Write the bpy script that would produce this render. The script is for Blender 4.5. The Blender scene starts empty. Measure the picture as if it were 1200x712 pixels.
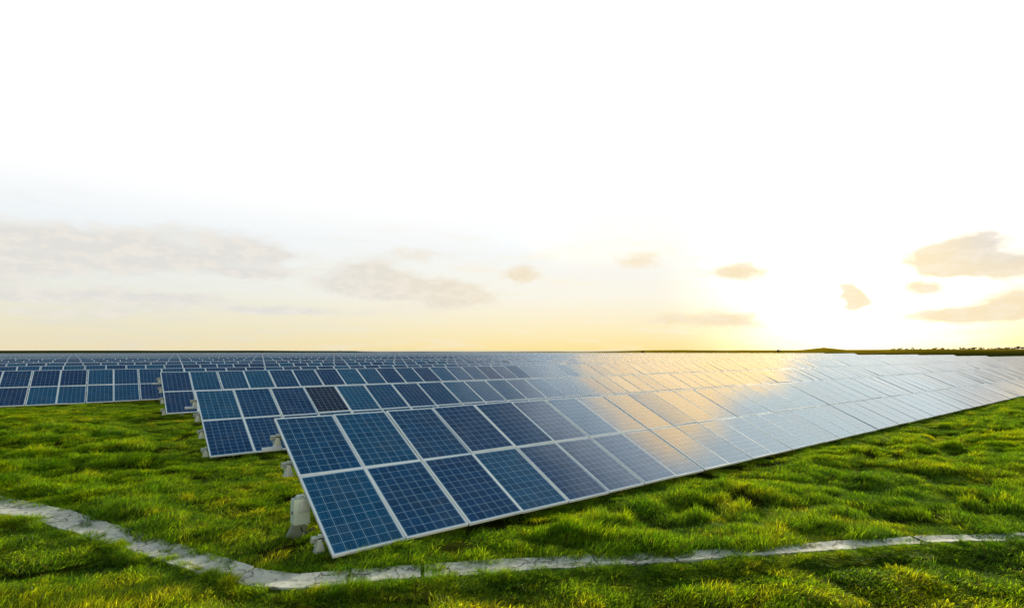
import bpy, math, random
import numpy as np

R = math.radians
CAM_H = 2.68                       # eye height above the grass at the first row
AZ = R(52.67)                      # heading of the rows (from +Y towards +X)
TILT = R(24.92)
SA, CA = math.sin(AZ), math.cos(AZ)
SUN_AZ, SUN_EL = R(32.0), R(10.0)

scene = bpy.context.scene
col = scene.collection

# ------------------------------------------------------------------ camera
cam = bpy.data.objects.new("camera", bpy.data.cameras.new("camera"))
col.objects.link(cam)
cam.location = (0, 0, CAM_H)
cam.rotation_euler = (R(90), 0, 0)
cam.data.sensor_width = 36
cam.data.lens = 36 * 615.8 / 1200
cam.data.shift_y = (409.6 - 356) / 1200
cam.data.clip_start = 0.05
cam.data.clip_end = 60000
scene.camera = cam

# ------------------------------------------------------------------ colour management
vs = scene.view_settings
vs.view_transform = 'Standard'
vs.look = 'None'
vs.exposure = 0.0
vs.gamma = 1.0
vs.use_curve_mapping = False
scene.cycles.max_bounces = 6
scene.cycles.diffuse_bounces = 3
scene.cycles.glossy_bounces = 3
scene.cycles.transmission_bounces = 3
scene.cycles.transparent_max_bounces = 4
scene.cycles.caustics_reflective = False
scene.cycles.caustics_refractive = False
scene.cycles.use_denoising = True


# ------------------------------------------------------------------ node helper
class NT:
    def __init__(self, tree):
        self.t = tree
        self.n = tree.nodes
        self.l = tree.links

    def put(self, sock, v):
        if isinstance(v, bpy.types.NodeSocket):
            self.l.new(v, sock)
        elif v is not None:
            sock.default_value = v

    def node(self, kind, **kw):
        nd = self.n.new(kind)
        for k, v in kw.items():
            setattr(nd, k, v)
        return nd

    def m(self, op, a, b=None, c=None, clamp=False):
        nd = self.n.new("ShaderNodeMath")
        nd.operation = op
        nd.use_clamp = clamp
        self.put(nd.inputs[0], a)
        if b is not None: self.put(nd.inputs[1], b)
        if c is not None: self.put(nd.inputs[2], c)
        return nd.outputs[0]

    def vm(self, op, a, b=None):
        nd = self.n.new("ShaderNodeVectorMath")
        nd.operation = op
        self.put(nd.inputs[0], a)
        if b is not None: self.put(nd.inputs[1], b)
        return nd.outputs["Value"] if op in ('DOT_PRODUCT', 'LENGTH') else nd.outputs[0]

    def ss(self, v, a, b, lo=0.0, hi=1.0):
        nd = self.n.new("ShaderNodeMapRange")
        nd.interpolation_type = 'SMOOTHSTEP'
        self.put(nd.inputs[0], v)
        nd.inputs[1].default_value = a
        nd.inputs[2].default_value = b
        nd.inputs[3].default_value = lo
        nd.inputs[4].default_value = hi
        return nd.outputs[0]

    def mix(self, f, a, b, blend='MIX'):
        nd = self.n.new("ShaderNodeMix")
        nd.data_type = 'RGBA'
        nd.blend_type = blend
        nd.clamp_result = False
        self.put(nd.inputs[0], f)
        self.put(nd.inputs[6], a if isinstance(a, bpy.types.NodeSocket) else (*a, 1))
        self.put(nd.inputs[7], b if isinstance(b, bpy.types.NodeSocket) else (*b, 1))
        return nd.outputs[2]

    def noise(self, vec, scale, detail=3.0, rough=0.5, out=0):
        nd = self.n.new("ShaderNodeTexNoise")
        if vec is not None: self.put(nd.inputs["Vector"], vec)
        nd.inputs["Scale"].default_value = scale
        nd.inputs["Detail"].default_value = detail
        nd.inputs["Roughness"].default_value = rough
        return nd.outputs[out]

    def ramp(self, f, stops):
        nd = self.n.new("ShaderNodeValToRGB")
        cr = nd.color_ramp
        while len(cr.elements) < len(stops): cr.elements.new(0.5)
        for e, (p, c) in zip(cr.elements, stops):
            e.position = p
            e.color = (*c, 1)
        self.put(nd.inputs[0], f)
        return nd.outputs[0]


# ------------------------------------------------------------------ sky
world = bpy.data.worlds.new("World")
scene.world = world
world.use_nodes = True
W = NT(world.node_tree)
W.n.clear()
out = W.node("ShaderNodeOutputWorld")
tc = W.node("ShaderNodeTexCoord")
D = W.vm('NORMALIZE', tc.outputs["Generated"])
sx = W.node("ShaderNodeSeparateXYZ"); W.put(sx.inputs[0], D)
az = W.m('ARCTAN2', sx.outputs[0], sx.outputs[1])
el = W.m('ARCSINE', sx.outputs[2])
azd = W.m('MULTIPLY', az, 57.2958)
eld = W.m('MULTIPLY', el, 57.2958)
sky = W.node("ShaderNodeTexSky", sky_type='NISHITA')
sky.sun_disc = False
sky.sun_elevation = SUN_EL
sky.sun_rotation = SUN_AZ
sky.altitude = 20
sky.air_density = 1.0
sky.dust_density = 1.2
sky.ozone_density = 1.5
nish = W.vm('SCALE', sky.outputs[0]); nish.node.inputs["Scale"].default_value = 0.09
# angular distance from the glow round the sun
g_az, g_el = R(33.0), R(7.0)
gdir = (math.sin(g_az) * math.cos(g_el), math.cos(g_az) * math.cos(g_el), math.sin(g_el))
gd = W.m('MULTIPLY', W.m('ARCCOSINE', W.vm('DOT_PRODUCT', D, gdir)), 57.2958)
# thin high veil: bright and milky low down, opening to blue overhead
comb = W.node("ShaderNodeCombineXYZ")
W.put(comb.inputs[0], azd); W.put(comb.inputs[1], W.m('MULTIPLY', eld, 2.4))
nz = W.noise(comb.outputs[0], 0.075, 4, 0.55)
nzc = W.m('SUBTRACT', nz, 0.5)
el_n = W.m('ADD', eld, W.m('MULTIPLY', nzc, 7.0))
veil = W.ss(el_n, 46.0, 34.0)
low = W.ss(eld, 9.0, 16.0)
c_low = W.ramp(W.m('DIVIDE', eld, 16.0, clamp=True),
               [(0.0, (0.84, 0.74, 0.50)), (0.15, (0.84, 0.79, 0.60)), (0.38, (0.83, 0.85, 0.80)),
                (0.70, (0.88, 0.92, 0.94)), (1.0, (1.04, 1.04, 1.04))])
c_warm = W.ramp(W.m('DIVIDE', eld, 16.0, clamp=True),
                [(0.0, (1.0, 0.79, 0.34)), (0.12, (1.0, 0.86, 0.52)), (0.35, (0.97, 0.93, 0.80)),
                 (0.65, (0.94, 0.95, 0.93)), (1.0, (1.04, 1.04, 1.04))])
warm = W.ss(gd, 76.0, 22.0)
haze_c = W.mix(warm, c_low, c_warm)
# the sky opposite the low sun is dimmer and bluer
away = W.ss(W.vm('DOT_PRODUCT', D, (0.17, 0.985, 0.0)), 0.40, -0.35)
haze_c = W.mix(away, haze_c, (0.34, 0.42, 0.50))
streak = W.n.new("ShaderNodeCombineXYZ")
W.put(streak.inputs[0], azd); W.put(streak.inputs[1], W.m('MULTIPLY', eld, 6.0))
stn = W.ss(W.noise(streak.outputs[0], 0.13, 5, 0.6), 0.48, 0.72)
haze_c = W.mix(W.m('MULTIPLY', W.m('MULTIPLY', stn, W.ss(eld, 15.0, 8.0)), 0.55), haze_c, W.mix(warm, (0.76, 0.74, 0.68), (1.0, 0.90, 0.70)))
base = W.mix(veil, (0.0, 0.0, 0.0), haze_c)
# bright cloud sheet round the sun
gd_n = W.m('ADD', gd, W.m('MULTIPLY', nzc, 9.0))
gl_hi = W.m('MULTIPLY', W.ss(gd_n, 39.0, 23.0), W.ss(eld, 8.0, 24.0))
gl_c = W.mix(W.ss(W.m('ADD', azd, W.m('MULTIPLY', nzc, 8.0)), 34.5, 39.5), (3.9, 2.65, 1.0), (1.75, 1.98, 1.92))
gl_c = W.mix(W.ss(gd_n, 24.5, 33.0), gl_c, (1.15, 1.65, 1.95))
gl_c = W.mix(W.ss(el_n, 33.8, 37.5), gl_c, (1.6, 1.9, 2.0))
base = W.mix(gl_hi, base, gl_c)
gl_mid = W.m('MULTIPLY', W.ss(gd, 50.0, 28.0), W.ss(eld, 20.0, 30.0))
gl_m = W.vm('SCALE', (0.25, 0.32, 0.38)); W.put(gl_m.node.inputs["Scale"], gl_mid)
core = W.m('POWER', W.ss(gd, 20.0, 0.0), 1.7)
core_c = W.vm('SCALE', (1.6, 1.45, 1.05)); W.put(core_c.node.inputs["Scale"], core)
side = W.m('MULTIPLY', W.ss(azd, 38.0, 50.0), W.m('MULTIPLY', W.ss(eld, 9.0, 14.0), W.ss(eld, 40.0, 24.0)))
side_c = W.vm('SCALE', (0.30, 0.40, 0.42)); W.put(side_c.node.inputs["Scale"], side)
base = W.mix(W.m('MULTIPLY', W.ss(azd, 47.0, 54.0), W.ss(eld, 24.0, 14.0)), base, (1.95, 1.48, 0.82))
tot = W.vm('ADD', base, W.vm('ADD', core_c, gl_m))
tot = W.vm('ADD', tot, side_c)


def px_dir(x, y):
    a = math.atan((x - 600) / 615.8)
    return math.degrees(a), math.degrees(math.atan((409.6 - y) / 615.8 * math.cos(a)))


# clouds: elliptical puffs at their bearings and elevations, broken up by noise
puffs = [(-35, 298, 60, 20, 1.0), (35, 297, 60, 20, 1.0), (105, 298, 60, 19, 1.0), (175, 301, 50, 16, .9), (30, 275, 60, 14, .5), (130, 277, 70, 12, .45),
         (235, 304, 40, 12, .8), (283, 291, 42, 17, .85), (322, 302, 26, 10, .7), (300, 320, 45, 5, 1.2), (215, 272, 60, 12, .35),
         (15, 346, 50, 5, .8), (80, 347, 60, 6, .8), (150, 344, 60, 5, .7), (215, 349, 55, 6, .9), (300, 362, 45, 4.5, .9), (348, 366, 35, 4.5, .7),
         (50, 368, 70, 7, .6), (160, 363, 60, 8, .7),
         (428, 318, 30, 11, 1.5), (425, 335, 42, 8, 1.5), (475, 337, 48, 10, 1.7), (528, 346, 42, 12, 1.6), (490, 300, 45, 8, .65), (420, 364, 60, 6, .5),
         (610, 321, 18, 9, 1.3), (750, 305, 34, 9, .8), (866, 318, 32, 10, 1.3), (848, 374, 40, 11, 1.1), (785, 372, 26, 7, .8),
         (998, 348, 17, 12, 2.2), (1095, 302, 45, 11, 1.2), (1135, 290, 40, 14, 1.3), (1180, 312, 50, 10, 1.5), (1120, 318, 40, 6, .9), (1082, 335, 26, 6, 1.2),
         (1130, 368, 72, 8, 1.4), (1190, 356, 40, 14, 1.3), (1290, 300, 90, 20, 1.3), (1350, 350, 90, 12, 1.0),
         (-120, 320, 120, 20, 1.0), (-200, 360, 120, 10, .8)]
wv = W.n.new("ShaderNodeCombineXYZ")
W.put(wv.inputs[0], azd); W.put(wv.inputs[1], W.m('MULTIPLY', eld, 2.0))
wn = W.noise(wv.outputs[0], 0.30, 3, 0.5, out=1)
wo = W.vm('MULTIPLY', W.vm('SUBTRACT', wn, (0.5, 0.5, 0.5)), (4.2, 1.5, 0))
pc = W.n.new("ShaderNodeCombineXYZ")
W.put(pc.inputs[0], azd); W.put(pc.inputs[1], eld)
P2 = W.vm('ADD', pc.outputs[0], wo)
acc = None
for (x, y, rx, ry, wt) in puffs:
    a, e = px_dir(x, y)
    a1, _ = px_dir(x + rx, y)
    _, e1 = px_dir(x, y - ry)
    q = W.vm('MULTIPLY', W.vm('SUBTRACT', P2, (a, e, 0)), (1 / max(abs(a1 - a) * 1.12, .3), 1 / max(abs(e1 - e) * 1.2, .2), 0))
    r2 = W.vm('DOT_PRODUCT', q, q)
    v = W.m('MULTIPLY', W.m('EXPONENT', W.m('MULTIPLY', r2, -1.0)), wt)
    acc = v if acc is None else W.m('ADD', acc, v)
fine = W.noise(wv.outputs[0], 0.55, 6, 0.58)
dens = W.m('ADD', acc, W.m('MULTIPLY', W.m('SUBTRACT', fine, 0.5), 1.15))
cm = W.m('MULTIPLY', W.ss(dens, 0.15, 1.05), W.ss(eld, 0.2, 1.5))
cm = W.m('MULTIPLY', W.m('MULTIPLY', cm, 0.95), W.ss(eld, 16.5, 11.0))
body = W.mix(W.ss(gd, 60.0, 15.0), (0.765, 0.75, 0.71), (0.93, 0.78, 0.52))
body = W.mix(W.m('MULTIPLY', W.ss(azd, 38.0, 44.0), W.ss(eld, 5.0, 9.0)), body, (0.74, 0.70, 0.66))
tint2 = W.mix(W.ss(fine, 0.42, 0.62), body, (0.99, 0.91, 0.80))
body = W.mix(0.35, body, tint2)
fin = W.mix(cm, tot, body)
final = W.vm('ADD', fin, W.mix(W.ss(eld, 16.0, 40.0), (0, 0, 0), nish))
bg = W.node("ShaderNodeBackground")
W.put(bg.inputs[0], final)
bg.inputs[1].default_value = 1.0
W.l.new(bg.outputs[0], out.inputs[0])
world.cycles.sampling_method = 'MANUAL'
world.cycles.sample_map_resolution = 512

# ------------------------------------------------------------------ sun
sl = bpy.data.lights.new("sun", 'SUN')
sl.energy = 5.0
sl.angle = R(1.0)
sl.color = (1.0, 0.86, 0.62)
sun = bpy.data.objects.new("sun", sl)
col.objects.link(sun)
sun.rotation_euler = (R(90) - SUN_EL, 0, math.pi - SUN_AZ)
sun.location = (50, 80, 40)


# ------------------------------------------------------------------ helpers
def tag(o, label=None, cat=None, group=None, kind=None):
    if label: o["label"] = label
    if cat: o["category"] = cat
    if group: o["group"] = group
    if kind: o["kind"] = kind
    return o


class MB:
    """collects quads / polygons with a material index and uv, builds one mesh"""
    def __init__(self):
        self.v = []; self.f = []; self.mi = []; self.uv = []

    def quad(self, pts, mi=0, uv=None):
        b = len(self.v)
        self.v += [tuple(p) for p in pts]
        self.f.append(tuple(range(b, b + len(pts))))
        self.mi.append(mi)
        self.uv.append(uv or [(0, 0)] * len(pts))

    def box(self, c, s, axes=None, mi=0, taper=1.0):
        """box: centre, full sizes, three unit axes; taper scales the top (+z) face"""
        ax = np.array(axes if axes is not None else np.eye(3), float)
        c = np.array(c, float)
        P = []
        for k in (-1, 1):
            t = taper if k == 1 else 1.0
            for i, j in ((-1, -1), (1, -1), (1, 1), (-1, 1)):
                P.append(c + ax[0] * i * s[0] / 2 * t + ax[1] * j * s[1] / 2 * t + ax[2] * k * s[2] / 2)
        b = len(self.v)
        self.v += [tuple(p) for p in P]
        for f in ((3, 2, 1, 0), (4, 5, 6, 7), (0, 1, 5, 4), (1, 2, 6, 5), (2, 3, 7, 6), (3, 0, 4, 7)):
            self.f.append(tuple(b + i for i in f)); self.mi.append(mi); self.uv.append([(0, 0)] * 4)

    def bar(self, a, b, w, h, up=(0, 0, 1), mi=0):
        a = np.array(a, float); b = np.array(b, float)
        d = b - a; L = np.linalg.norm(d); d /= L
        s = np.cross(d, np.array(up, float)); s /= np.linalg.norm(s)
        u = np.cross(s, d)
        self.box((a + b) / 2, (w, h, L), (s, u, d), mi)

    def tube(self, pts, rad, n=8, mi=0):
        pts = [np.array(p, float) for p in pts]
        b = len(self.v)
        rads = rad if hasattr(rad, '__len__') else [rad] * len(pts)
        for i, p in enumerate(pts):
            d = pts[min(i + 1, len(pts) - 1)] - pts[max(i - 1, 0)]
            d /= np.linalg.norm(d)
            r = np.array((0, 0, 1.)) if abs(d[2]) < .9 else np.array((1., 0, 0))
            s = np.cross(d, r); s /= np.linalg.norm(s); u = np.cross(s, d)
            for k in range(n):
                a = 2 * math.pi * k / n
                self.v.append(tuple(p + (s * math.cos(a) + u * math.sin(a)) * rads[i]))
        for i in range(len(pts) - 1):
            for k in range(n):
                k2 = (k + 1) % n
                self.f.append((b + i * n + k, b + i * n + k2, b + (i + 1) * n + k2, b + (i + 1) * n + k))
                self.mi.append(mi); self.uv.append([(0, 0)] * 4)
        for e in (0, len(pts) - 1):
            self.f.append(tuple(b + e * n + k for k in range(n))); self.mi.append(mi); self.uv.append([(0, 0)] * n)

    def mesh(self, name, mats):
        me = bpy.data.meshes.new(name)
        me.from_pydata(self.v, [], self.f)
        for m in mats: me.materials.append(m)
        me.polygons.foreach_set("material_index", self.mi)
        uvl = me.uv_layers.new(name="UVMap")
        uvl.data.foreach_set("uv", np.array([c for f in self.uv for c in f], 'f').ravel())
        me.update()
        return me

    def build(self, name, mats, parent=None, bevel=0):
        o = bpy.data.objects.new(name, self.mesh(name, mats if isinstance(mats, (list, tuple)) else [mats]))
        col.objects.link(o)
        o.parent = parent
        if bevel:
            md = o.modifiers.new("bevel", 'BEVEL'); md.width = bevel; md.segments = 2; md.limit_method = 'ANGLE'
        return o


def np_mesh(name, v, f, mats, smooth=True):
    """numpy quads -> mesh"""
    me = bpy.data.meshes.new(name)
    v = np.asarray(v, 'f'); f = np.asarray(f, 'i')
    me.vertices.add(len(v)); me.vertices.foreach_set("co", v.ravel())
    k = f.shape[1]
    me.loops.add(f.size); me.loops.foreach_set("vertex_index", f.ravel())
    me.polygons.add(len(f))
    me.polygons.foreach_set("loop_start", np.arange(0, f.size, k, dtype='i'))
    me.polygons.foreach_set("loop_total", np.full(len(f), k, 'i'))
    me.polygons.foreach_set("use_smooth", np.full(len(f), smooth))
    for m in mats: me.materials.append(m)
    me.update(calc_edges=True); me.validate()
    return me


def copy_tree(o, parent=None):
    c = o.copy(); col.objects.link(c); c.parent = parent
    for ch in o.children: copy_tree(ch, c)
    return c


rng = np.random.default_rng(7)
LAT = rng.random((512, 512))


def vnoise(x, y):
    x = np.asarray(x, float); y = np.asarray(y, float)
    xi = np.floor(x).astype(int); yi = np.floor(y).astype(int)
    fx = x - xi; fy = y - yi
    fx = fx * fx * (3 - 2 * fx); fy = fy * fy * (3 - 2 * fy)
    a = LAT[xi % 512, yi % 512]; b = LAT[(xi + 1) % 512, yi % 512]
    c = LAT[xi % 512, (yi + 1) % 512]; d = LAT[(xi + 1) % 512, (yi + 1) % 512]
    return (a * (1 - fx) + b * fx) * (1 - fy) + (c * (1 - fx) + d * fx) * fy


def fbm(x, y, s, oct=3):
    r = 0; a = 1; t = 0
    for k in range(oct):
        r = r + a * vnoise(x * s + 13.7 * k + 100, y * s + 7.1 * k + 100); t += a
        a *= 0.5; s *= 2.07
    return r / t


def sstep(v, a, b):
    t = np.clip((v - a) / (b - a), 0, 1)
    return t * t * (3 - 2 * t)


# ------------------------------------------------------------------ materials
def new_mat(name):
    m = bpy.data.materials.new(name); m.use_nodes = True
    T = NT(m.node_tree)
    return m, T, T.n["Principled BSDF"]


def simple_mat(name, colr, rough=0.5, metal=0.0, var=0.12, scale=6.0, bump=0.0, spec=0.5):
    m, T, p = new_mat(name)
    g = T.node("ShaderNodeNewGeometry")
    n = T.noise(g.outputs["Position"], scale, 5, 0.6)
    f = T.m('MULTIPLY_ADD', n, 2 * var, 1 - var)
    c = T.vm('SCALE', colr); T.put(c.node.inputs["Scale"], f)
    T.put(p.inputs["Base Color"], c)
    T.put(p.inputs["Roughness"], T.m('MULTIPLY_ADD', n, 0.2, rough - 0.1))
    p.inputs["Metallic"].default_value = metal
    p.inputs["Specular IOR Level"].default_value = spec
    if bump:
        b = T.node("ShaderNodeBump"); b.inputs["Strength"].default_value = bump
        b.inputs["Distance"].default_value = 0.01
        T.put(b.inputs["Height"], T.noise(g.outputs["Position"], scale * 6, 4, 0.6))
        T.l.new(b.outputs[0], p.inputs["Normal"])
    return m


M_ALU = simple_mat("aluminium", (0.74, 0.83, 0.88), 0.5, 0.0, 0.05, 3.0, 0, 0.3)
M_GALV = simple_mat("galvanised_steel", (0.52, 0.60, 0.55), 0.5, 0.3, 0.14, 14.0, 0.1)
M_BOX = simple_mat("pale_box_paint", (0.62, 0.76, 0.66), 0.5, 0.0, 0.08, 5.0)
M_POST = simple_mat("weathered_post", (0.30, 0.36, 0.30), 0.75, 0.0, 0.25, 9.0, 0.3)
M_DARK = simple_mat("dark_plastic", (0.02, 0.02, 0.022), 0.5)


def glass_mat():
    m, T, p = new_mat("solar_cells")
    uv = T.node("ShaderNodeUVMap"); uv.uv_map = "UVMap"
    s = T.node("ShaderNodeSeparateXYZ"); T.put(s.inputs[0], uv.outputs[0])
    u = T.m('FRACT', s.outputs[0]); v = T.m('FRACT', s.outputs[1])
    # panel glass 0.934 x 1.589 m, cells start behind a narrow pale margin
    cu = T.m('MULTIPLY', T.m('DIVIDE', T.m('SUBTRACT', u, 0.012), 0.976), 6.0)
    cv = T.m('MULTIPLY', T.m('DIVIDE', T.m('SUBTRACT', v, 0.010), 0.980), 10.0)

    def line(c, w, per=1.0, off=0.0):
        fr = T.m('FRACT', T.m('ADD', T.m('MULTIPLY', c, per), off))
        d = T.m('MINIMUM', fr, T.m('SUBTRACT', 1.0, fr))
        return T.ss(d, w * 1.35 * per, w * 0.65 * per)
    gu = line(cu, 0.018); gv = line(cv, 0.017)
    grid = T.m('MAXIMUM', gu, gv)
    inside = T.m('MULTIPLY', T.m('MULTIPLY', T.m('GREATER_THAN', cu, -0.01), T.m('LESS_THAN', cu, 6.01)),
                 T.m('MULTIPLY', T.m('GREATER_THAN', cv, -0.01), T.m('LESS_THAN', cv, 10.01)))
    grid = T.m('MAXIMUM', grid, T.m('SUBTRACT', 1.0, inside))
    bus = line(cu, 0.0075, 3.0, 0.5)
    wn = T.node("ShaderNodeTexWhiteNoise", noise_dimensions='4D')
    fl = T.vm('FLOOR', uv.outputs[0])
    oi = T.node("ShaderNodeObjectInfo")
    T.put(wn.inputs["Vector"], fl); T.put(wn.inputs["W"], T.m('MULTIPLY', oi.outputs["Random"], 91.0))
    pr = wn.outputs[0]
    # per-cell shade
    cc = T.node("ShaderNodeCombineXYZ")
    T.put(cc.inputs[0], T.m('ADD', T.m('FLOOR', cu), T.m('MULTIPLY', pr, 57.0)))
    T.put(cc.inputs[1], T.m('FLOOR', cv))
    wc = T.node("ShaderNodeTexWhiteNoise", noise_dimensions='3D'); T.put(wc.inputs["Vector"], cc.outputs[0])
    vo = T.node("ShaderNodeTexVoronoi"); vo.inputs["Scale"].default_value = 60
    ge = T.node("ShaderNodeNewGeometry")
    T.put(vo.inputs["Vector"], ge.outputs["Position"])
    vs_ = T.node("ShaderNodeSeparateColor"); T.put(vs_.inputs[0], vo.outputs["Color"])
    br = T.m('ADD', T.m('MULTIPLY_ADD', pr, 0.6, 0.45), T.m('ADD', T.m('MULTIPLY', wc.outputs[0], 0.35), T.m('MULTIPLY', vs_.outputs[0], 0.35)))
    cellc = T.mix(pr, (0.006, 0.040, 0.150), (0.004, 0.066, 0.145))
    att = T.node("ShaderNodeAttribute", attribute_type='OBJECT', attribute_name='dark')
    cellc = T.mix(att.outputs["Fac"], cellc, (0.009, 0.014, 0.040))
    cell = T.vm('SCALE', cellc); T.put(cell.node.inputs["Scale"], br)
    c = T.mix(T.m('MULTIPLY', bus, 0.7), cell, (0.16, 0.30, 0.44))
    c = T.mix(T.m('MULTIPLY', grid, 0.9), c, (0.34, 0.58, 0.76))
    dirt = T.noise(ge.outputs["Position"], 1.6, 5, 0.65)
    c = T.mix(T.ss(dirt, 0.42, 0.8, 0.0, 0.10), c, (0.30, 0.30, 0.26))
    T.put(p.inputs["Base Color"], c)
    T.put(p.inputs["Roughness"], T.m('MULTIPLY_ADD', dirt, 0.06, 0.01))
    p.inputs["IOR"].default_value = 1.5
    b = T.node("ShaderNodeBump"); b.inputs["Strength"].default_value = 0.25; b.inputs["Distance"].default_value = 0.004
    T.put(b.inputs["Height"], T.noise(ge.outputs["Position"], 2.2, 2, 0.5))
    T.l.new(b.outputs[0], p.inputs["Normal"])
    return m


M_CELL = glass_mat()


def grass_mat():
    m = bpy.data.materials.new("grass_blades"); m.use_nodes = True
    T = NT(m.node_tree); T.n.clear()
    o = T.node("ShaderNodeOutputMaterial")
    g = T.node("ShaderNodeNewGeometry")
    oi = T.node("ShaderNodeObjectInfo")
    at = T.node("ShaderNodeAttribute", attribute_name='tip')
    big = T.noise(g.outputs["Position"], 0.35, 3, 0.6)
    med = T.noise(g.outputs["Position"], 1.7, 3, 0.6)
    sy = T.node("ShaderNodeSeparateXYZ"); T.put(sy.inputs[0], g.outputs["Position"])
    big = T.m('ADD', big, T.ss(sy.outputs[1], 6.4, 5.2, 0.0, 0.24))
    f = T.m('ADD', T.m('MULTIPLY', big, 0.55), T.m('ADD', T.m('MULTIPLY', med, 0.5), T.m('MULTIPLY', oi.outputs["Random"], 0.22)))
    c = T.ramp(f, [(0.42, (0.046, 0.165, 0.003)), (0.55, (0.108, 0.295, 0.003)), (0.70, (0.245, 0.44, 0.003)), (0.86, (0.54, 0.60, 0.008))])
    at2 = T.node("ShaderNodeAttribute", attribute_name='dry_or_backlit')
    c = T.mix(at2.outputs["Fac"], c, (0.19, 0.155, 0.055))
    c = T.mix(at.outputs["Fac"], T.mix(0.85, c, (0.014, 0.016, 0.005)), c)  # roots darkened in the colour: thatch, plus shade deep between the blades
    at3 = T.node("ShaderNodeAttribute", attribute_name='val')
    c = T.vm('SCALE', c); T.put(c.node.inputs["Scale"], at3.outputs["Fac"])
    d = T.node("ShaderNodeBsdfDiffuse"); T.put(d.inputs[0], c)
    t = T.node("ShaderNodeBsdfTranslucent"); T.put(t.inputs[0], T.mix(1.0, c, (1.8, 1.6, 0.4), 'MULTIPLY'))
    mx = T.node("ShaderNodeMixShader"); mx.inputs[0].default_value = 0.5
    T.l.new(d.outputs[0], mx.inputs[1]); T.l.new(t.outputs[0], mx.inputs[2])
    gl = T.node("ShaderNodeBsdfGlossy"); gl.inputs["Roughness"].default_value = 0.45; gl.inputs[0].default_value = (0.9, 1, 0.8, 1)
    m2 = T.node("ShaderNodeMixShader"); m2.inputs[0].default_value = 0.012
    T.l.new(mx.outputs[0], m2.inputs[1]); T.l.new(gl.outputs[0], m2.inputs[2])
    T.l.new(m2.outputs[0], o.inputs[0])
    return m


M_GRASS = grass_mat()


def ground_mat():
    m, T, p = new_mat("turf_soil")
    g = T.node("ShaderNodeNewGeometry")
    n1 = T.noise(g.outputs["Position"], 0.5, 5, 0.65)
    n2 = T.noise(g.outputs["Position"], 9.0, 5, 0.65)
    c = T.ramp(n1, [(0.35, (0.012, 0.020, 0.003)), (0.55, (0.028, 0.040, 0.004)), (0.75, (0.030, 0.026, 0.008))])
    c = T.mix(T.ss(n2, 0.5, 0.75), c, (0.045, 0.024, 0.012))
    sp_ = T.node("ShaderNodeSeparateXYZ"); T.put(sp_.inputs[0], g.outputs["Position"])
    dry_or_backlit = T.m('MULTIPLY', T.ss(sp_.outputs[1], 240, 330), T.ss(sp_.outputs[0], -60, 40))      # golden backlight on the headland grass, put into the colour
    n3 = T.noise(g.outputs["Position"], 0.06, 3, 0.6)
    c = T.mix(dry_or_backlit, c, T.mix(T.ss(n3, 0.4, 0.65), (0.36, 0.25, 0.008), (0.18, 0.15, 0.008)))
    T.put(p.inputs["Base Color"], c)
    p.inputs["Roughness"].default_value = 1.0
    p.inputs["Specular IOR Level"].default_value = 0.0
    b = T.node("ShaderNodeBump"); b.inputs["Strength"].default_value = 0.8; b.inputs["Distance"].default_value = 0.05
    T.put(b.inputs["Height"], n2); T.l.new(b.outputs[0], p.inputs["Normal"])
    return m


M_GROUND = ground_mat()


def concrete_mat():
    m, T, p = new_mat("worn_concrete")
    g = T.node("ShaderNodeNewGeometry")
    n1 = T.noise(g.outputs["Position"], 2.2, 6, 0.65)
    n2 = T.noise(g.outputs["Position"], 14.0, 6, 0.7)
    c = T.ramp(n1, [(0.3, (0.34, 0.38, 0.31)), (0.5, (0.54, 0.58, 0.49)), (0.7, (0.70, 0.73, 0.63))])
    c = T.mix(T.ss(n2, 0.50, 0.64, 0, 0.6), c, (0.17, 0.19, 0.14))
    vo = T.node("ShaderNodeTexVoronoi", feature='DISTANCE_TO_EDGE'); vo.inputs["Scale"].default_value = 1.3
    dv = T.vm('ADD', g.outputs["Position"], T.vm('SCALE', T.noise(g.outputs["Position"], 3.0, 4, 0.6, out=1)))
    dv.node.inputs[1].links[0].from_node.inputs["Scale"].default_value = 0.5
    T.put(vo.inputs["Vector"], dv)
    c = T.mix(T.ss(vo.outputs["Distance"], 0.022, 0.006, 0, 0.85), c, (0.06, 0.065, 0.05))
    T.put(p.inputs["Base Color"], c)
    p.inputs["Roughness"].default_value = 0.85
    b = T.node("ShaderNodeBump"); b.inputs["Strength"].default_value = 0.6; b.inputs["Distance"].default_value = 0.012
    T.put(b.inputs["Height"], n2); T.l.new(b.outputs[0], p.inputs["Normal"])
    return m


M_CONC = concrete_mat()
M_LEAF = simple_mat("tree_leaves", (0.065, 0.070, 0.015), 0.8, 0, 0.3, 0.5)
M_BARK = simple_mat("bark", (0.09, 0.07, 0.05), 0.9, 0, 0.3, 2.0)

# ------------------------------------------------------------------ rows: start (along, perp), z of the top edge (relative to eye)
PW, PL = 1.01, 1.66
NROWS = 32
rows = [dict(a=2.19, p=9.53, z=-1.162, s=-0.0052, n=72),
        dict(a=1.90, p=17.53, z=-1.180, s=-0.0052, n=126),
        dict(a=1.56, p=25.38, z=-0.895, s=-0.0035, n=172),
        dict(a=-3.936 - 9 * 1.01, p=33.47, z=-0.945, s=-0.0030, n=190)]
for k in range(4, NROWS):
    rows.append(dict(a=rows[3]['a'] - 0.35 * (k - 3) - 2.02 * int(1.2 * (k - 3)), p=33.47 + 7.95 * (k - 3),
                     z=-0.95 + 0.05 * math.sin(k * 1.7) * (k < 9) - .28 * min(1, max(0, (k - 7) / 14)), s=-0.0022 if k < 7 else -0.0005, n=196 + 2 * (k - 3)))


def xy_of(a, p):
    return a * SA - p * CA, a * CA + p * SA


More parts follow.
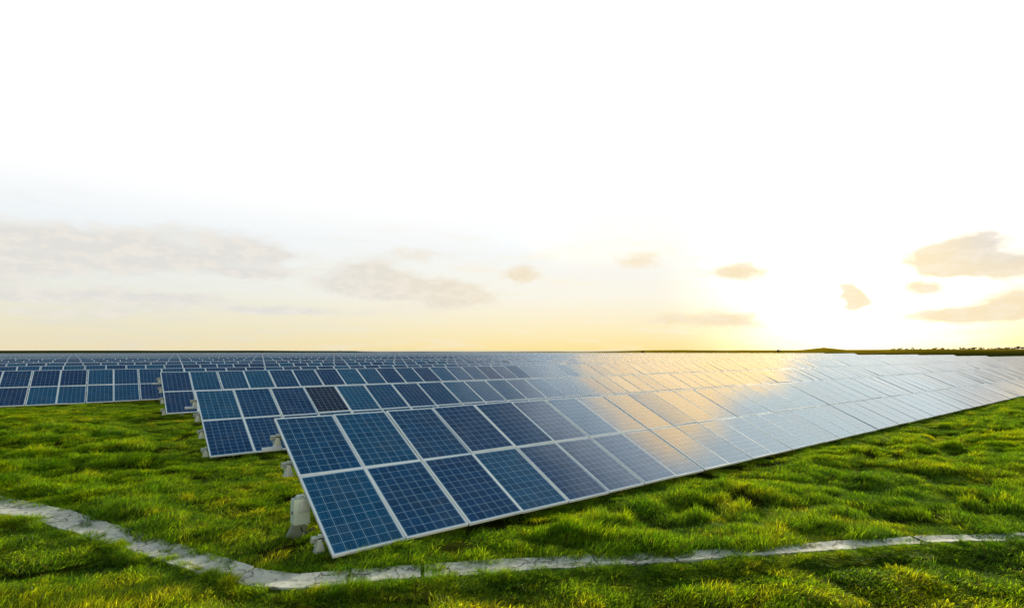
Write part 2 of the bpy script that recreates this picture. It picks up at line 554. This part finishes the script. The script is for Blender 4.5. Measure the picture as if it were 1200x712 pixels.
KP = np.array([-60.0, 8.0] + [r['p'] - 1.5 for r in rows[1:]] + [400.0])
KZ = np.array([rows[0]['z']] * 2 + [r['z'] for r in rows[1:]] + [rows[-1]['z']]) - 1.40 - 0.13
KS = np.array([rows[0]['s']] * 2 + [r['s'] for r in rows[1:]] + [-0.0010])


def ground_z(x, y):
    """height of the turf (world z)"""
    x = np.asarray(x, float); y = np.asarray(y, float)
    a = x * SA + y * CA; p = -x * CA + y * SA
    z = np.interp(p, KP, KZ) + np.interp(p, KP, KS) * (np.clip(a, -30, 170) - 2.0)
    d = np.hypot(x, y)
    inrow = sstep(p, 5.6, 6.6) * sstep(a, 0.6, 1.8)
    amp = (0.16 * (1 - inrow) + 0.02 * inrow) * (1 - sstep(d, 70, 110))
    amp = amp * (0.5 + 0.5 * sstep(np.abs(y - path_y(x)), 0.3, 1.3)) * (1 - .7 * sstep(p, 17, 27))
    hum = fbm(x * 0.8, y * 1.25, 0.75, 4) - 0.5
    z = z + amp * 1.2 * hum - 0.03 + 1.5 * amp * (fbm(x * .8, y * 1.25, 1.7, 2) - .42)
    z = z - 0.08 * sstep(p, 20, 28) * (1 - sstep(p, 40, 60))
    w = 1 - sstep(np.abs(y - path_y(x)), 0.20, 0.52)
    dy = y - path_y(x)
    z = z + .07 * np.exp(-((dy - .75) / .42) ** 2)
    z = z * (1 - w) + (PZ - .035) * w
    # land beyond the array rises a little, then falls to the sea
    t = x / np.maximum(y, 1.0)
    px = 600 + 615.8 * t
    bear = sstep(px, 690, 770) * 1.0
    rise = sstep(d, 300, 420)
    top = np.where(px < 420, 2.1 - 0.6 * sstep(px, 300, 430), 0.95) * (1 - bear) + bear * (2.2 + .7 * sstep(px, 850, 1150))
    top = top + bear * 1.7 * np.exp(-((px - 966) / 15) ** 2) + 0.7 * (fbm(x, y, 0.03, 3) - 0.5) * (1 + bear)
    z = z + rise * top
    z = z - 26 * sstep(d, 560, 700) * (y > 0) - 26 * sstep(d, 560, 700) * (y <= 0)
    return z + CAM_H


# path centre line (x, y on the ground) and its half width
PATHPX = [(-160, 566, 7), (-60, 580, 7), (0, 590, 7), (60, 602, 8), (130, 624, 8.5), (200, 645, 9), (250, 661, 10), (300, 675, 11), (345, 679, 10.5),
          (392, 676, 10), (450, 671, 9.5), (500, 667.5, 9.5), (600, 661, 8.5), (700, 655, 8), (800, 650, 6.5), (900, 644, 5.5),
          (1000, 636, 5), (1100, 630.5, 4.5), (1200, 627, 4.5), (1330, 622, 4.5)]
PZ = -2.625
path_pts = []
for (px, py, hw) in PATHPX:
    dd = 615.8 * -PZ / (py - 409.6)
    d1 = 615.8 * -PZ / (py - hw - 409.6); d2 = 615.8 * -PZ / (py + hw - 409.6)
    path_pts.append(((px - 600) / 615.8 * dd, dd, (d1 - d2) / 2 * 0.86))
PX_ = np.array([q[0] for q in path_pts]); PY_ = np.array([q[1] for q in path_pts]); PH_ = np.array([q[2] for q in path_pts])


def path_y(x): return np.interp(x, PX_, PY_)
def path_h(x): return np.interp(x, PX_, PH_)


# ------------------------------------------------------------------ ground sheet
def spread(lo, hi, a, b, step, grow=1.09):
    inner = list(np.arange(a, b, step))
    s = step; v = inner[-1]; o = []
    while v < hi: s *= grow; v += s; o.append(v)
    s = step; v = a; q = []
    while v > lo: s *= grow; v -= s; q.append(v)
    return np.array(q[::-1] + inner + o)


gx = spread(-1800, 1800, -22, 32, 0.11)
gy = spread(-300, 1500, 3.8, 30, 0.10)
GX, GY = np.meshgrid(gx, gy)
GZ = ground_z(GX, GY)
nx, ny = len(gx), len(gy)
ii = np.arange(nx * ny).reshape(ny, nx)
faces = np.stack([ii[:-1, :-1], ii[:-1, 1:], ii[1:, 1:], ii[1:, :-1]], -1).reshape(-1, 4)
go = bpy.data.objects.new("ground", np_mesh("ground", np.stack([GX, GY, GZ], -1).reshape(-1, 3), faces, [M_GROUND]))
col.objects.link(go); tag(go, kind="structure")

# sea
sm, ST, sp = new_mat("sea_water")
sp.inputs["Base Color"].default_value = (0.10, 0.12, 0.10, 1)
sp.inputs["Roughness"].default_value = 0.12
sp.inputs["IOR"].default_value = 1.33
sg = ST.node("ShaderNodeNewGeometry")
sb = ST.node("ShaderNodeBump"); sb.inputs["Strength"].default_value = 0.03; sb.inputs["Distance"].default_value = 1.0
ST.put(sb.inputs["Height"], ST.noise(sg.outputs["Position"], 0.05, 4, 0.6)); ST.l.new(sb.outputs[0], sp.inputs["Normal"])
mb = MB()
SR = 30000
for k in range(48):
    a0, a1 = 2 * math.pi * k / 48, 2 * math.pi * (k + 1) / 48
    mb.quad([(0, 0, -20), (SR * math.cos(a0), SR * math.sin(a0), -20), (SR * math.cos(a1), SR * math.sin(a1), -20)])
tag(mb.build("sea", sm), kind="structure")

# ------------------------------------------------------------------ path of cast concrete slabs
mb = MB()
rnd = random.Random(4)
xs = []
x = PX_[0]
seglen = np.cumsum([0] + [math.hypot(PX_[i + 1] - PX_[i], PY_[i + 1] - PY_[i]) for i in range(len(PX_) - 1)])
s = 0.0
while s < seglen[-1] - 1.0:
    L = rnd.choice((.6, .95, 1.3, 1.7, 2.1)) + rnd.uniform(-.15, .15)
    e = min(s + L - rnd.uniform(.02, .045), seglen[-1])
    n = max(8, int(L / .07))
    tops = []
    dz = rnd.uniform(-.006, .006)
    for i in range(n + 1):
        q = s + (e - s) * i / n
        cx, cy = np.interp(q, seglen, PX_), np.interp(q, seglen, PY_)
        q2 = min(q + .05, seglen[-1]); q1 = max(q - .05, 0)
        tx, ty = np.interp(q2, seglen, PX_) - np.interp(q1, seglen, PX_), np.interp(q2, seglen, PY_) - np.interp(q1, seglen, PY_)
        t = math.hypot(tx, ty); nxn, nyn = -ty / t, tx / t
        # half width measured across the strip
        h = np.interp(q, seglen, PH_) * abs(tx / t)
        h = max(h, .10)
        wob = .05 * (vnoise(q * 1.7, 3.3) - .5)
        w1, w2 = h + wob + rnd.uniform(-.014, .008), h + wob + .05 * (vnoise(q * 2.3, 9.3) - .5) + rnd.uniform(-.014, .008)
        tops.append(((cx + nxn * w1, cy + nyn * w1), (cx + nxn * .0, cy + nyn * .0), (cx - nxn * w2, cy - nyn * w2)))
    zt = CAM_H + PZ + dz
    zz = [zt, zt - .012, zt]
    for i in range(n):
        A, B = tops[i], tops[i + 1]
        for j in range(2):
            mb.quad([(*A[j + 1], zz[j + 1]), (*B[j + 1], zz[j + 1]), (*B[j], zz[j]), (*A[j], zz[j])])
        mb.quad([(*A[2], zt - .12), (*B[2], zt - .12), (*B[2], zt), (*A[2], zt)])
        mb.quad([(*B[0], zt - .12), (*A[0], zt - .12), (*A[0], zt), (*B[0], zt)])
    for A, rev in ((tops[0], 0), (tops[-1], 1)):
        q = [(*A[0], zt - .12), (*A[2], zt - .12), (*A[2], zt), (*A[1], zt - .012), (*A[0], zt)]
        mb.quad(q[::-1] if rev else q)
    s += L
tag(mb.build("path", M_CONC), kind="structure")

# ------------------------------------------------------------------ solar panels
GW, GL, FR, TH = 0.990, 1.643, 0.021, 0.040     # panel width, length, frame face, frame depth
UX = np.array((1.0, 0, 0)); VX = np.array((0, -math.cos(TILT), -math.sin(TILT))); NX = np.array((0, -math.sin(TILT), math.cos(TILT)))
# row space: x = along the row, y = away from the low edge, z = up ; VX points down the slope


def ring(mb, P, U, V, N, mi=0):
    """aluminium frame of one panel, P = top-left outer corner on the top plane"""
    w, l, f, h = GW, GL, FR, TH
    def pt(u, v, n): return P + U * u + V * v + N * n
    o = [(0, 0), (w, 0), (w, l), (0, l)]; i = [(f, f), (w - f, f), (w - f, l - f), (f, l - f)]
    for k in range(4):
        a, b = o[k], o[(k + 1) % 4]; c, d = i[(k + 1) % 4], i[k]
        mb.quad([pt(*d, 0), pt(*c, 0), pt(*b, 0), pt(*a, 0)], mi)
        mb.quad([pt(*a, 0), pt(*b, 0), pt(*b, -h), pt(*a, -h)], mi)
        mb.quad([pt(*c, 0), pt(*d, 0), pt(*d, -.006), pt(*c, -.006)], mi)


def glass(mb, P, U, V, N, mi=0, uvo=(0, 0)):
    w, l, f = GW, GL, FR
    def pt(u, v, n): return P + U * u + V * v + N * n
    mb.quad([pt(f, l - f, -.003), pt(w - f, l - f, -.003), pt(w - f, f, -.003), pt(f, f, -.003)], mi,
            [(uvo[0], uvo[1] + .9999), (uvo[0] + .9999, uvo[1] + .9999), (uvo[0] + .9999, uvo[1]), (uvo[0], uvo[1])])


def back(mb, P, U, V, N, mi=0):
    w, l, f = GW, GL, .003
    def pt(u, v, n): return P + U * u + V * v + N * n
    mb.quad([pt(f, f, -.012), pt(w - f, f, -.012), pt(w - f, l - f, -.012), pt(f, l - f, -.012)], mi)


Z0 = np.zeros(3)
M_BACK = simple_mat("white_backsheet", (0.7, 0.7, 0.7), 0.6)
b = MB(); glass(b, Z0, UX, VX, NX, 0); back(b, Z0, UX, VX, NX, 1)
PANEL_ME = b.mesh("solar_panel", [M_CELL, M_BACK])
b = MB(); ring(b, Z0, UX, VX, NX)
FRAME_ME = b.mesh("frame", [M_ALU])


def panel_off(c, v):
    """offset along the row and down the slope of panel column c, tier v"""
    return c * PW + (0.006 if c % 2 == 0 else -0.006), v * PL


prnd = random.Random(11)


def jit(far=False):
    s = 0.0068
    return prnd.gauss(0, s), prnd.gauss(0, s * .7)


def tilted(ax_, ay_):
    """panel axes with small mounting errors"""
    U = UX + NX * ax_; V = VX + NX * ay_; N = np.cross(V, U) * -1
    N = np.cross(U, -V)
    return U / np.linalg.norm(U), V / np.linalg.norm(V), N / np.linalg.norm(N)


def row_matrix(r):
    from mathutils import Matrix
    x, y = xy_of(r['a'], r['p'])
    sl = math.atan(r['s'])
    # local x -> heading AZ, descending with the ground
    X = np.array((SA * math.cos(sl), CA * math.cos(sl), math.sin(sl)))
    Y = np.array((-CA, SA, 0.0))
    Zv = np.cross(X, Y)
    M = Matrix(((X[0], Y[0], Zv[0], x), (X[1], Y[1], Zv[1], y), (X[2], Y[2], Zv[2], r['z'] + CAM_H), (0, 0, 0, 1)))
    return M


def stuff_panels(cols, full=True):
    mb = MB()
    for c in cols:
        for v in (0, 1):
            u0, v0 = panel_off(c, v)
            ja, jb = jit()
            U, V, N = tilted(ja, jb)
            P = UX * u0 + VX * v0
            glass(mb, P, U, V, N, 0, (c + 1, v + 3)); ring(mb, P, U, V, N, 1)
            if full: back(mb, P, U, V, N, 2)
    return mb


PUR = (0.14, 0.37, 0.62, 0.87)      # purlin positions down the slope
GRP = "long rows of solar panels across the field"
from mathutils import Matrix


def add_purlin_mesh(L):
    mb = MB()
    # C section under the panels, top flange touching the frames
    h, w, t = .07, .05, .004
    U, V, N = UX, VX, NX
    for (cv, cn, sv, sn) in ((0, -t / 2, w, t), (-w / 2 + t / 2, -h / 2, t, h - 2 * t), (0, -h + t / 2, w, t)):
        mb.box(U * (L / 2 - .07) + V * cv + N * (cn - TH - .002), (L + .14, sv, sn), (U, -V, N))
    return mb


def bracket_mesh():
    """end clamp: narrow hooked neck that flares into a folded skirt"""
    mb = MB()
    mb.box((-.10, 0, -.055), (.085, .075, .05), None, 0, .8)
    mb.box((-.10, 0, -.135), (.16, .13, .115), None, 0, .62)
    mb.box((-.10, 0, -.199), (.18, .15, .014), None, 0)
    mb.tube([(-.145, 0, -.04), (-.15, 0, .0), (-.12, 0, .03), (-.08, 0, .028), (-.06, 0, -.005)], .012, 8)
    mb.tube([(-.19, 0, -.10), (-.15, 0, -.10)], .012, 8)
    return mb


def support_mesh(kind):
    mb = MB()
    S, Cc = math.sin(TILT), math.cos(TILT)
    def at(v, n): return VX * v + NX * n
    if kind == 'rafter':
        mb.bar(at(.20, -.155), at(3.15, -.155), .05, .08, NX)
    elif kind == 'rear':
        a = at(.75, -.20); mb.bar(a, (0, a[1], -1.85), .09, .09, (1, 0, 0))
    elif kind == 'front':
        a = at(2.55, -.20); mb.bar(a, (0, a[1], -1.85), .09, .09, (1, 0, 0))
    elif kind == 'brace':
        a = at(2.35, -.20); mb.bar(a, (0, at(1.0, 0)[1] + .05, -1.45), .05, .05, (1, 0, 0))
    return mb


SUP = {k: support_mesh(k).mesh(k2, [M_GALV]) for k, k2 in (('rafter', 'rafter'), ('rear', 'post'), ('front', 'post'), ('brace', 'brace'))}
BR_ME = bracket_mesh().mesh("end_bracket", [M_GALV])

row_labels = [
    "nearest long row of blue solar panels, its low edge running beside the concrete path",
    "second row of solar panels from the path, one near black panel in its upper tier",
    "third row of solar panels from the path, whose short left end stands above the lawn",
    "fourth row of dark blue solar panels, running out of the left side behind the lawn",
]
ordn = ("fifth sixth seventh eighth ninth tenth eleventh twelfth thirteenth fourteenth fifteenth sixteenth seventeenth eighteenth "
        "nineteenth twentieth twenty-first twenty-second twenty-third twenty-fourth twenty-fifth twenty-sixth twenty-seventh "
        "twenty-eighth twenty-ninth thirtieth thirty-first thirty-second").split()


def add(name, me, parent, loc=(0, 0, 0)):
    o = bpy.data.objects.new(name, me); col.objects.link(o); o.parent = parent; o.location = loc
    return o


for k, r in enumerate(rows):
    Mx = row_matrix(r)
    if k >= 4:
        mb = stuff_panels(range(r['n']), False)
        for c in range(1, r['n'], 6):                      # posts under the far rows
            for v in (.8, 2.5):
                q = VX * v + UX * c * PW
                mb.bar(q - NX * .05, (q[0], q[1], -1.75), .09, .09, (1, 0, 0), 1)
        o = mb.build("solar_panel_row", [M_CELL, M_ALU])
        o.matrix_world = Mx
        tag(o, ordn[k - 4] + (" row of solar panels counting back from the path, " +
            ("a thin dark blue strip" if k < 9 else "faint below the horizon")), "solar panels", GRP)
        continue
    root = bpy.data.objects.new("solar_panel_row", None); col.objects.link(root)
    root.empty_display_size = .3
    root.matrix_world = Mx
    tag(root, row_labels[k], "solar panels", GRP)
    for c in range(min(50, r['n'])):
        for v in (0, 1):
            u0, v0 = panel_off(c, v)
            p = add("solar_panel", PANEL_ME, root)
            ja, jb = jit()
            U, V, N = tilted(ja, jb)
            # rotate the shared mesh (built on UX, VX, NX) onto the jittered axes
            B0 = Matrix((UX, VX, NX)).transposed(); B1 = Matrix((U, V, N)).transposed()
            Rm = (B1 @ B0.inverted()).to_4x4()
            Rm.translation = UX * u0 + VX * v0
            p.matrix_local = Rm
            if k == 1 and c == 3 and v == 0:
                p["dark"] = 1.0
                p["label"] = "near black solar panel among blue ones"
            else:
                p["dark"] = 0.0
            add("frame", FRAME_ME, p)
    if r['n'] > 50:
        o = stuff_panels(range(50, r['n'])).build("solar_panel", [M_CELL, M_ALU, M_BACK], root)
        tag(o, kind="stuff")
    L = r['n'] * PW
    pm = add_purlin_mesh(L).mesh("purlin", [M_GALV])
    for i, fr in enumerate(PUR):
        q = VX * (fr * 2 * PL)
        add("purlin", pm, root, q)
        if k < 3:
            e = add("end_bracket", BR_ME, root, q - NX * .05 + UX * .04)
            e.scale = (.78, .8, .95)
    ns = 8 if k < 3 else 4
    for i in range(ns):
        for kk, nm in (('rafter', 'rafter'), ('rear', 'post'), ('front', 'post'), ('brace', 'brace')):
            add(nm, SUP[kk], root, UX * (.55 + i * 3.03))
    b = MB()
    for i in range(ns, int(L / 3.03)):
        for kk in SUP:
            sm_ = support_mesh(kk)
            off = UX * (.55 + i * 3.03)
            base_i = len(b.v)
            b.v += [tuple(np.array(q) + off) for q in sm_.v]
            b.f += [tuple(base_i + j for j in f) for f in sm_.f]; b.mi += sm_.mi; b.uv += sm_.uv
    tag(b.build("support_frame", M_GALV, root), kind="stuff")
    # flat arm under the top bracket, at the row end
    b = MB(); b.box((-.13, 0, 0), (.30, .07, .03), (UX, -VX, NX))
    b.box((-.13, .0, -.022), (.30, .012, .03), (UX, -VX, NX))
    if k < 3: add("end_plate", b.mesh("end_plate", [M_ALU]), root, VX * (PUR[0] * 2 * PL + .14) - NX * .19)
    if k == 0:
        # combiner box hanging under the third purlin, with its stay to the ground
        b = MB()
        b.box((0, 0, 0), (.22, .15, .36), None)
        b.box((0, 0, .20), (.16, .11, .05), None, 0, .6)
        ob = b.build("junction_box", M_BOX, root, bevel=.007)
        ob.location = VX * (PUR[2] * 2 * PL - .02) - NX * .06 + np.array((-.05, .03, -.20))
        b = MB(); b.box((-.117, 0, -.01), (.010, .12, .30), None); d = b.build("box_door", M_BOX, ob, bevel=.004)
        b = MB(); b.box((-.126, -.045, 0), (.012, .018, .045), None); b.build("latch", M_DARK, ob)
        b = MB()
        for yy in (-.03, .03):
            b.tube([(0, yy, -.18), (0, yy, -.26), (.05, yy + .02, -.34), (.22, yy + .05, -.30)], .009, 6)
        b.build("cable", M_DARK, ob)
        b = MB()
        q = VX * (PUR[2] * 2 * PL - .02) + np.array((-.06, .02, -.42))
        b.bar(q, q + np.array((-.13, .24, -.46)), .21, .05, (0, 1, 0))
        b.build("stay", M_POST, root, bevel=.006)


# ------------------------------------------------------------------ grass
def patch_mesh(name, seed, nb, rad, hlo, hhi, wlo, whi, lean, broad=False):
    g = np.random.default_rng(seed)
    v = []; f = []; tip = []; dry_or_backlit = []; val = []
    for i in range(nb):
        rr = rad * math.sqrt(g.random()); th = g.random() * 6.283
        bx, by = rr * math.cos(th), rr * math.sin(th)
        h = g.uniform(hlo, hhi) * (1.15 - .45 * rr / rad)
        w = g.uniform(wlo, whi)
        a = g.normal(0, .9)                                  # mostly leaning to +x
        ln = abs(g.normal(lean, lean * .5))
        dx, dy = math.cos(a), math.sin(a)
        fa = g.random() * 6.283
        wx, wy = math.cos(fa) * w / 2, math.sin(fa) * w / 2
        b = len(v)
        vv = float(np.clip(g.lognormal(-.12, .5), .25, 2.2)); val += [vv] * 7
        dr = 1.0 if g.random() < .04 else (0.18 * g.random())
        z = -.03
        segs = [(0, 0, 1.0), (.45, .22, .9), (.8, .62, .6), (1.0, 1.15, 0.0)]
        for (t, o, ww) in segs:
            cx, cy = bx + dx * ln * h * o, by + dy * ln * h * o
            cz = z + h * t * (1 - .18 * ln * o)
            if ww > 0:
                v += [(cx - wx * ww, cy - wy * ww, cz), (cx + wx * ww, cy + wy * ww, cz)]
                tip += [t, t]; dry_or_backlit += [dr, dr]
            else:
                v.append((cx, cy, cz)); tip.append(1.0); dry_or_backlit.append(dr)
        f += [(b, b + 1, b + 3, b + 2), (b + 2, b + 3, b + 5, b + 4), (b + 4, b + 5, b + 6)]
    me = bpy.data.meshes.new(name); me.from_pydata(v, [], f)
    me.materials.append(M_GRASS)
    for nm, vals in (("tip", tip), ("dry_or_backlit", dry_or_backlit), ("val", val)):
        at = me.attributes.new(nm, 'FLOAT', 'POINT'); at.data.foreach_set("value", np.array(vals, 'f'))
    return me


gcol = bpy.data.collections.new("grass_patches")
specs = []
for i in range(4): specs.append((100 + i, 210, .20, .065, .155, .006, .010, .8))       # meadow tufts
for i in range(2): specs.append((200 + i, 140, .15, .12, .24, .006, .010, .65))       # tall tufts
for i in range(2): specs.append((300 + i, 220, .22, .035, .08, .007, .014, .8))      # short lawn
for i, sp_ in enumerate(specs):
    o = bpy.data.objects.new("patch_%02d" % i, patch_mesh("patch_%02d" % i, *sp_)); gcol.objects.link(o)

g = np.random.default_rng(21)
N = 700000
yy = 2.4 + (62 - 2.4) * g.random(N)
xx = g.uniform(-38, 70, N)
keep = (np.abs(xx) < 1.2 * yy + 2.5)
d = np.hypot(xx, yy)
al = xx * SA + yy * CA; pe = -xx * CA + yy * SA
front = pe < 7.3
left = (al < 5.5) & (pe < 31.5) & (pe > 4)
keep &= (front | left)
dens = np.clip(1.0 - (d - 12) / 45, .28, 1) 
keep &= g.random(N) < dens
xx, yy, d, al, pe = xx[keep], yy[keep], d[keep], al[keep], pe[keep]
# path edges stay overgrown but the slabs show
pd = np.abs(yy - path_y(xx)); ph = path_h(xx)
edge_n = fbm(xx, yy, 2.2, 2)
off = (yy - path_y(xx))
far_side = off > 0
clear = -.02 + .03 * sstep(xx, -2, 1) + np.where(far_side, ph + .05 - .12 * sstep(edge_n, .5, .75), ph + .10 - (.26 - .15 * sstep(xx, 0, 4)) * sstep(edge_n, .44, .72)) + .25 * (-sstep(xx, 7.2, 8.2))
ok = pd > clear
# thin, trodden soil under the low edge of the first row's left end
under = (pe > 6.3) & (al > 1.5)
ok &= ~(under & (g.random(len(xx)) < .5))
dirt = np.exp(-(((al - 1.6) / .8) ** 2 + ((pe - 7.6) / 1.2) ** 2))
ok &= g.random(len(xx)) > dirt * .6
xx, yy, d, al, pe, off, ph = [q[ok] for q in (xx, yy, d, al, pe, off, ph)]
hole = fbm(xx * .9 + 31, yy * 1.6, 1.9, 3)
ok = g.random(len(xx)) < .08 + .30 * (off < 0) + .92 * sstep(hole + .08 * (np.abs(off) < .9), .42, .53)
xx, yy, d, al, pe, off, ph = [q[ok] for q in (xx, yy, d, al, pe, off, ph)]
zz = ground_z(xx, yy)
n = len(xx)
cl = .3 * fbm(xx * .8, yy * 1.25, .75, 4) + .7 * fbm(xx * .8, yy * 1.25, 1.7, 2)          # same fields as the hummocks
tallf = fbm(xx + 50, yy, .9, 3)
nearside = off < -.05
idx = np.where(nearside, np.where(g.random(n) < .55 + (tallf < .5) * .3, 6 + g.integers(0, 2, n), g.integers(0, 4, n)),
               np.where((tallf > .60) & (g.random(n) < .5), 4 + g.integers(0, 2, n), g.integers(0, 4, n)))
idx = np.where((np.abs(off) < ph + .45) & (g.random(n) < .7), g.integers(0, 4, n), idx)
hs = .55 + 1.0 * sstep(cl, .38, .62)
hs = np.where(nearside, hs * .8, hs)
hs = np.where((pe > 5.7) & (al > .8), np.minimum(hs, .75), hs)
hs = np.where((off < 0) & (off > -ph - .8), hs * (.40 + .5 * np.clip((-off - ph) / .8, 0, 1)), hs)
hs = np.where(pe > 22, hs * .5, hs)
sc_xy = g.uniform(.85, 1.25, n) * (1 + .5 * sstep(d, 14, 45))
rz = (fbm(xx, yy, .35, 2) - .5) * 5.0 + g.normal(0, .6, n) + .3
rot = np.stack([g.normal(0, .12, n), g.normal(0, .12, n), rz], -1).astype('f')
scl = np.stack([sc_xy, sc_xy, hs * g.uniform(.8, 1.2, n) * (1 + .15 * sstep(d, 14, 45))], -1).astype('f')
# ragged fringe leaning over both edges of the path
m = 1700
fx = g.uniform(-11, 7.6, m); fs = np.where(g.random(m) < .62, -1, 1)
fo = path_h(fx) + np.where(fs < 0, .075, .085) + np.abs(g.normal(0, .05, m)) + .03 * sstep(fx, -2, 1) - (.11 - .06 * sstep(fx, -2, 1)) * sstep(fbm(fx, fs * 9, 1.9, 2), .45, .70)
fy = path_y(fx) + fs * fo
fk = (np.abs(fx / fy) < 1.25) & (g.random(m) < .35 + .65 * sstep(fbm(fx + 7, fs * 5, 1.3, 2), .4, .55))
fx, fy, fs = fx[fk], fy[fk], fs[fk]; m = len(fx)
xx = np.r_[xx, fx]; yy = np.r_[yy, fy]; zz = np.r_[zz, ground_z(fx, fy)]
idx = np.r_[idx, np.where(fs < 0, g.integers(0, 6, m), g.integers(0, 4, m))]
fsc = g.uniform(.45, .8, m)
rot = np.r_[rot, np.stack([g.normal(0, .15, m), g.normal(0, .15, m), g.uniform(-3.1, 3.1, m)], -1)].astype('f')
scl = np.r_[scl, np.stack([fsc, fsc, g.uniform(.35, .9, m) * (1 - .30 * sstep(fx, -2.5, 0.5))], -1)].astype('f')
n = len(xx)
me = bpy.data.meshes.new("grass"); me.vertices.add(n)
me.vertices.foreach_set("co", np.stack([xx, yy, zz], -1).astype('f').ravel())
a_ = me.attributes.new("rot", 'FLOAT_VECTOR', 'POINT'); a_.data.foreach_set("vector", rot.ravel())
a_ = me.attributes.new("scl", 'FLOAT_VECTOR', 'POINT'); a_.data.foreach_set("vector", scl.ravel())
a_ = me.attributes.new("idx", 'INT', 'POINT'); a_.data.foreach_set("value", idx.astype('i'))
me.materials.append(M_GRASS)
grass = bpy.data.objects.new("grass", me); col.objects.link(grass)
tag(grass, kind="stuff")
print("grass patches", n)
ng = bpy.data.node_groups.new("scatter", 'GeometryNodeTree')
ng.interface.new_socket("Geometry", in_out='INPUT', socket_type='NodeSocketGeometry')
ng.interface.new_socket("Geometry", in_out='OUTPUT', socket_type='NodeSocketGeometry')
gi = ng.nodes.new("NodeGroupInput"); gout = ng.nodes.new("NodeGroupOutput")
iop = ng.nodes.new("GeometryNodeInstanceOnPoints")
ci = ng.nodes.new("GeometryNodeCollectionInfo"); ci.inputs[0].default_value = gcol
ci.inputs["Separate Children"].default_value = True; ci.inputs["Reset Children"].default_value = True


def named(nm, ty):
    q = ng.nodes.new("GeometryNodeInputNamedAttribute"); q.data_type = ty; q.inputs[0].default_value = nm
    return q.outputs[0]


ng.links.new(gi.outputs[0], iop.inputs["Points"])
ng.links.new(ci.outputs[0], iop.inputs["Instance"])
iop.inputs["Pick Instance"].default_value = True
ng.links.new(named("idx", 'INT'), iop.inputs["Instance Index"])
ng.links.new(named("rot", 'FLOAT_VECTOR'), iop.inputs["Rotation"])
ng.links.new(named("scl", 'FLOAT_VECTOR'), iop.inputs["Scale"])
ng.links.new(iop.outputs[0], gout.inputs[0])
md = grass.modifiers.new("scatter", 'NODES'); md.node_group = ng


# ------------------------------------------------------------------ far trees and shrubs on the skyline
def far_tree(x, y, h, w, seed, label, cat, name, group):
    g = np.random.default_rng(seed)
    z = float(ground_z(x, y))
    root = bpy.data.objects.new(name, None); col.objects.link(root); root.location = (x, y, z)
    tag(root, label, cat, group)
    t = MB(); t.tube([(0, 0, -.3), (.05 * w, 0, h * .3), (0, .03 * w, h * .6)], [.06 * h, .045 * h, .02 * h], 6)
    for k in range(4):
        a = g.random() * 6.28
        t.tube([(0, 0, h * .35), (math.cos(a) * w * .3, math.sin(a) * w * .3, h * .62)], [.025 * h, .01 * h], 5)
    t.build("trunk", M_BARK, root)
    m = MB()
    cl_ = [(g.normal(0, .28) * w, g.normal(0, .28) * w, h * g.uniform(.18, .8)) for _ in range(9)]
    for i in range(420):
        c = cl_[g.integers(0, 9)]
        p = np.array(c) + g.normal(0, .12, 3) * np.array((w, w, h * .8))
        u = g.normal(size=3); u /= np.linalg.norm(u); v = np.cross(u, g.normal(size=3)); v /= np.linalg.norm(v)
        s_ = .07 * h * g.uniform(.7, 1.5)
        m.quad([p - u * s_, p + v * s_, p + u * s_, p - v * s_])
    m.build("crown", M_LEAF, root)


def px_xy(px, D_): return (px - 600) / 615.8 * D_, D_


tr = random.Random(5)
tpx = [1046, 1054, 1063, 1070, 1079, 1088, 1096, 1104, 1111, 1119, 1128, 1136, 1142, 1150, 1158, 1164, 1171, 1179, 1186, 1193, 1199]
tord = ["the"] + "second third fourth fifth sixth seventh eighth ninth tenth eleventh twelfth thirteenth fourteenth fifteenth sixteenth seventeenth eighteenth nineteenth twentieth twenty-first".split()
for i, px in enumerate(tpx):
    x, y = px_xy(px, 380 + tr.uniform(-14, 14))
    hh = tr.uniform(1.1, 2.4) * (.7 + .3 * i / 20)
    o_ = tord[len(tpx) - 1 - i]
    far_tree(x, y, hh, hh * tr.uniform(1.3, 2.4), 50 + i, ("dark bushy tree at the very right end of the skyline line of trees" if o_ == "the" else
             o_ + " dark bushy tree from the right end of the skyline trees"), "tree", "tree", "skyline trees at the far right")
far_tree(*px_xy(753, 330), 1.6, 1.3, 90, "lone tiny shrub on the rise where the land meets the golden sea", "shrub", "shrub", None)
far_tree(*px_xy(912, 330), 1.7, 2.6, 91, "low shrub on the skyline below the brightest part of the sky, left of the mound", "shrub", "shrub", None)
far_tree(*px_xy(399, 330), 1.8, 1.3, 92, "tiny shrub alone on the dark skyline left of the golden sea", "shrub", "shrub", None)
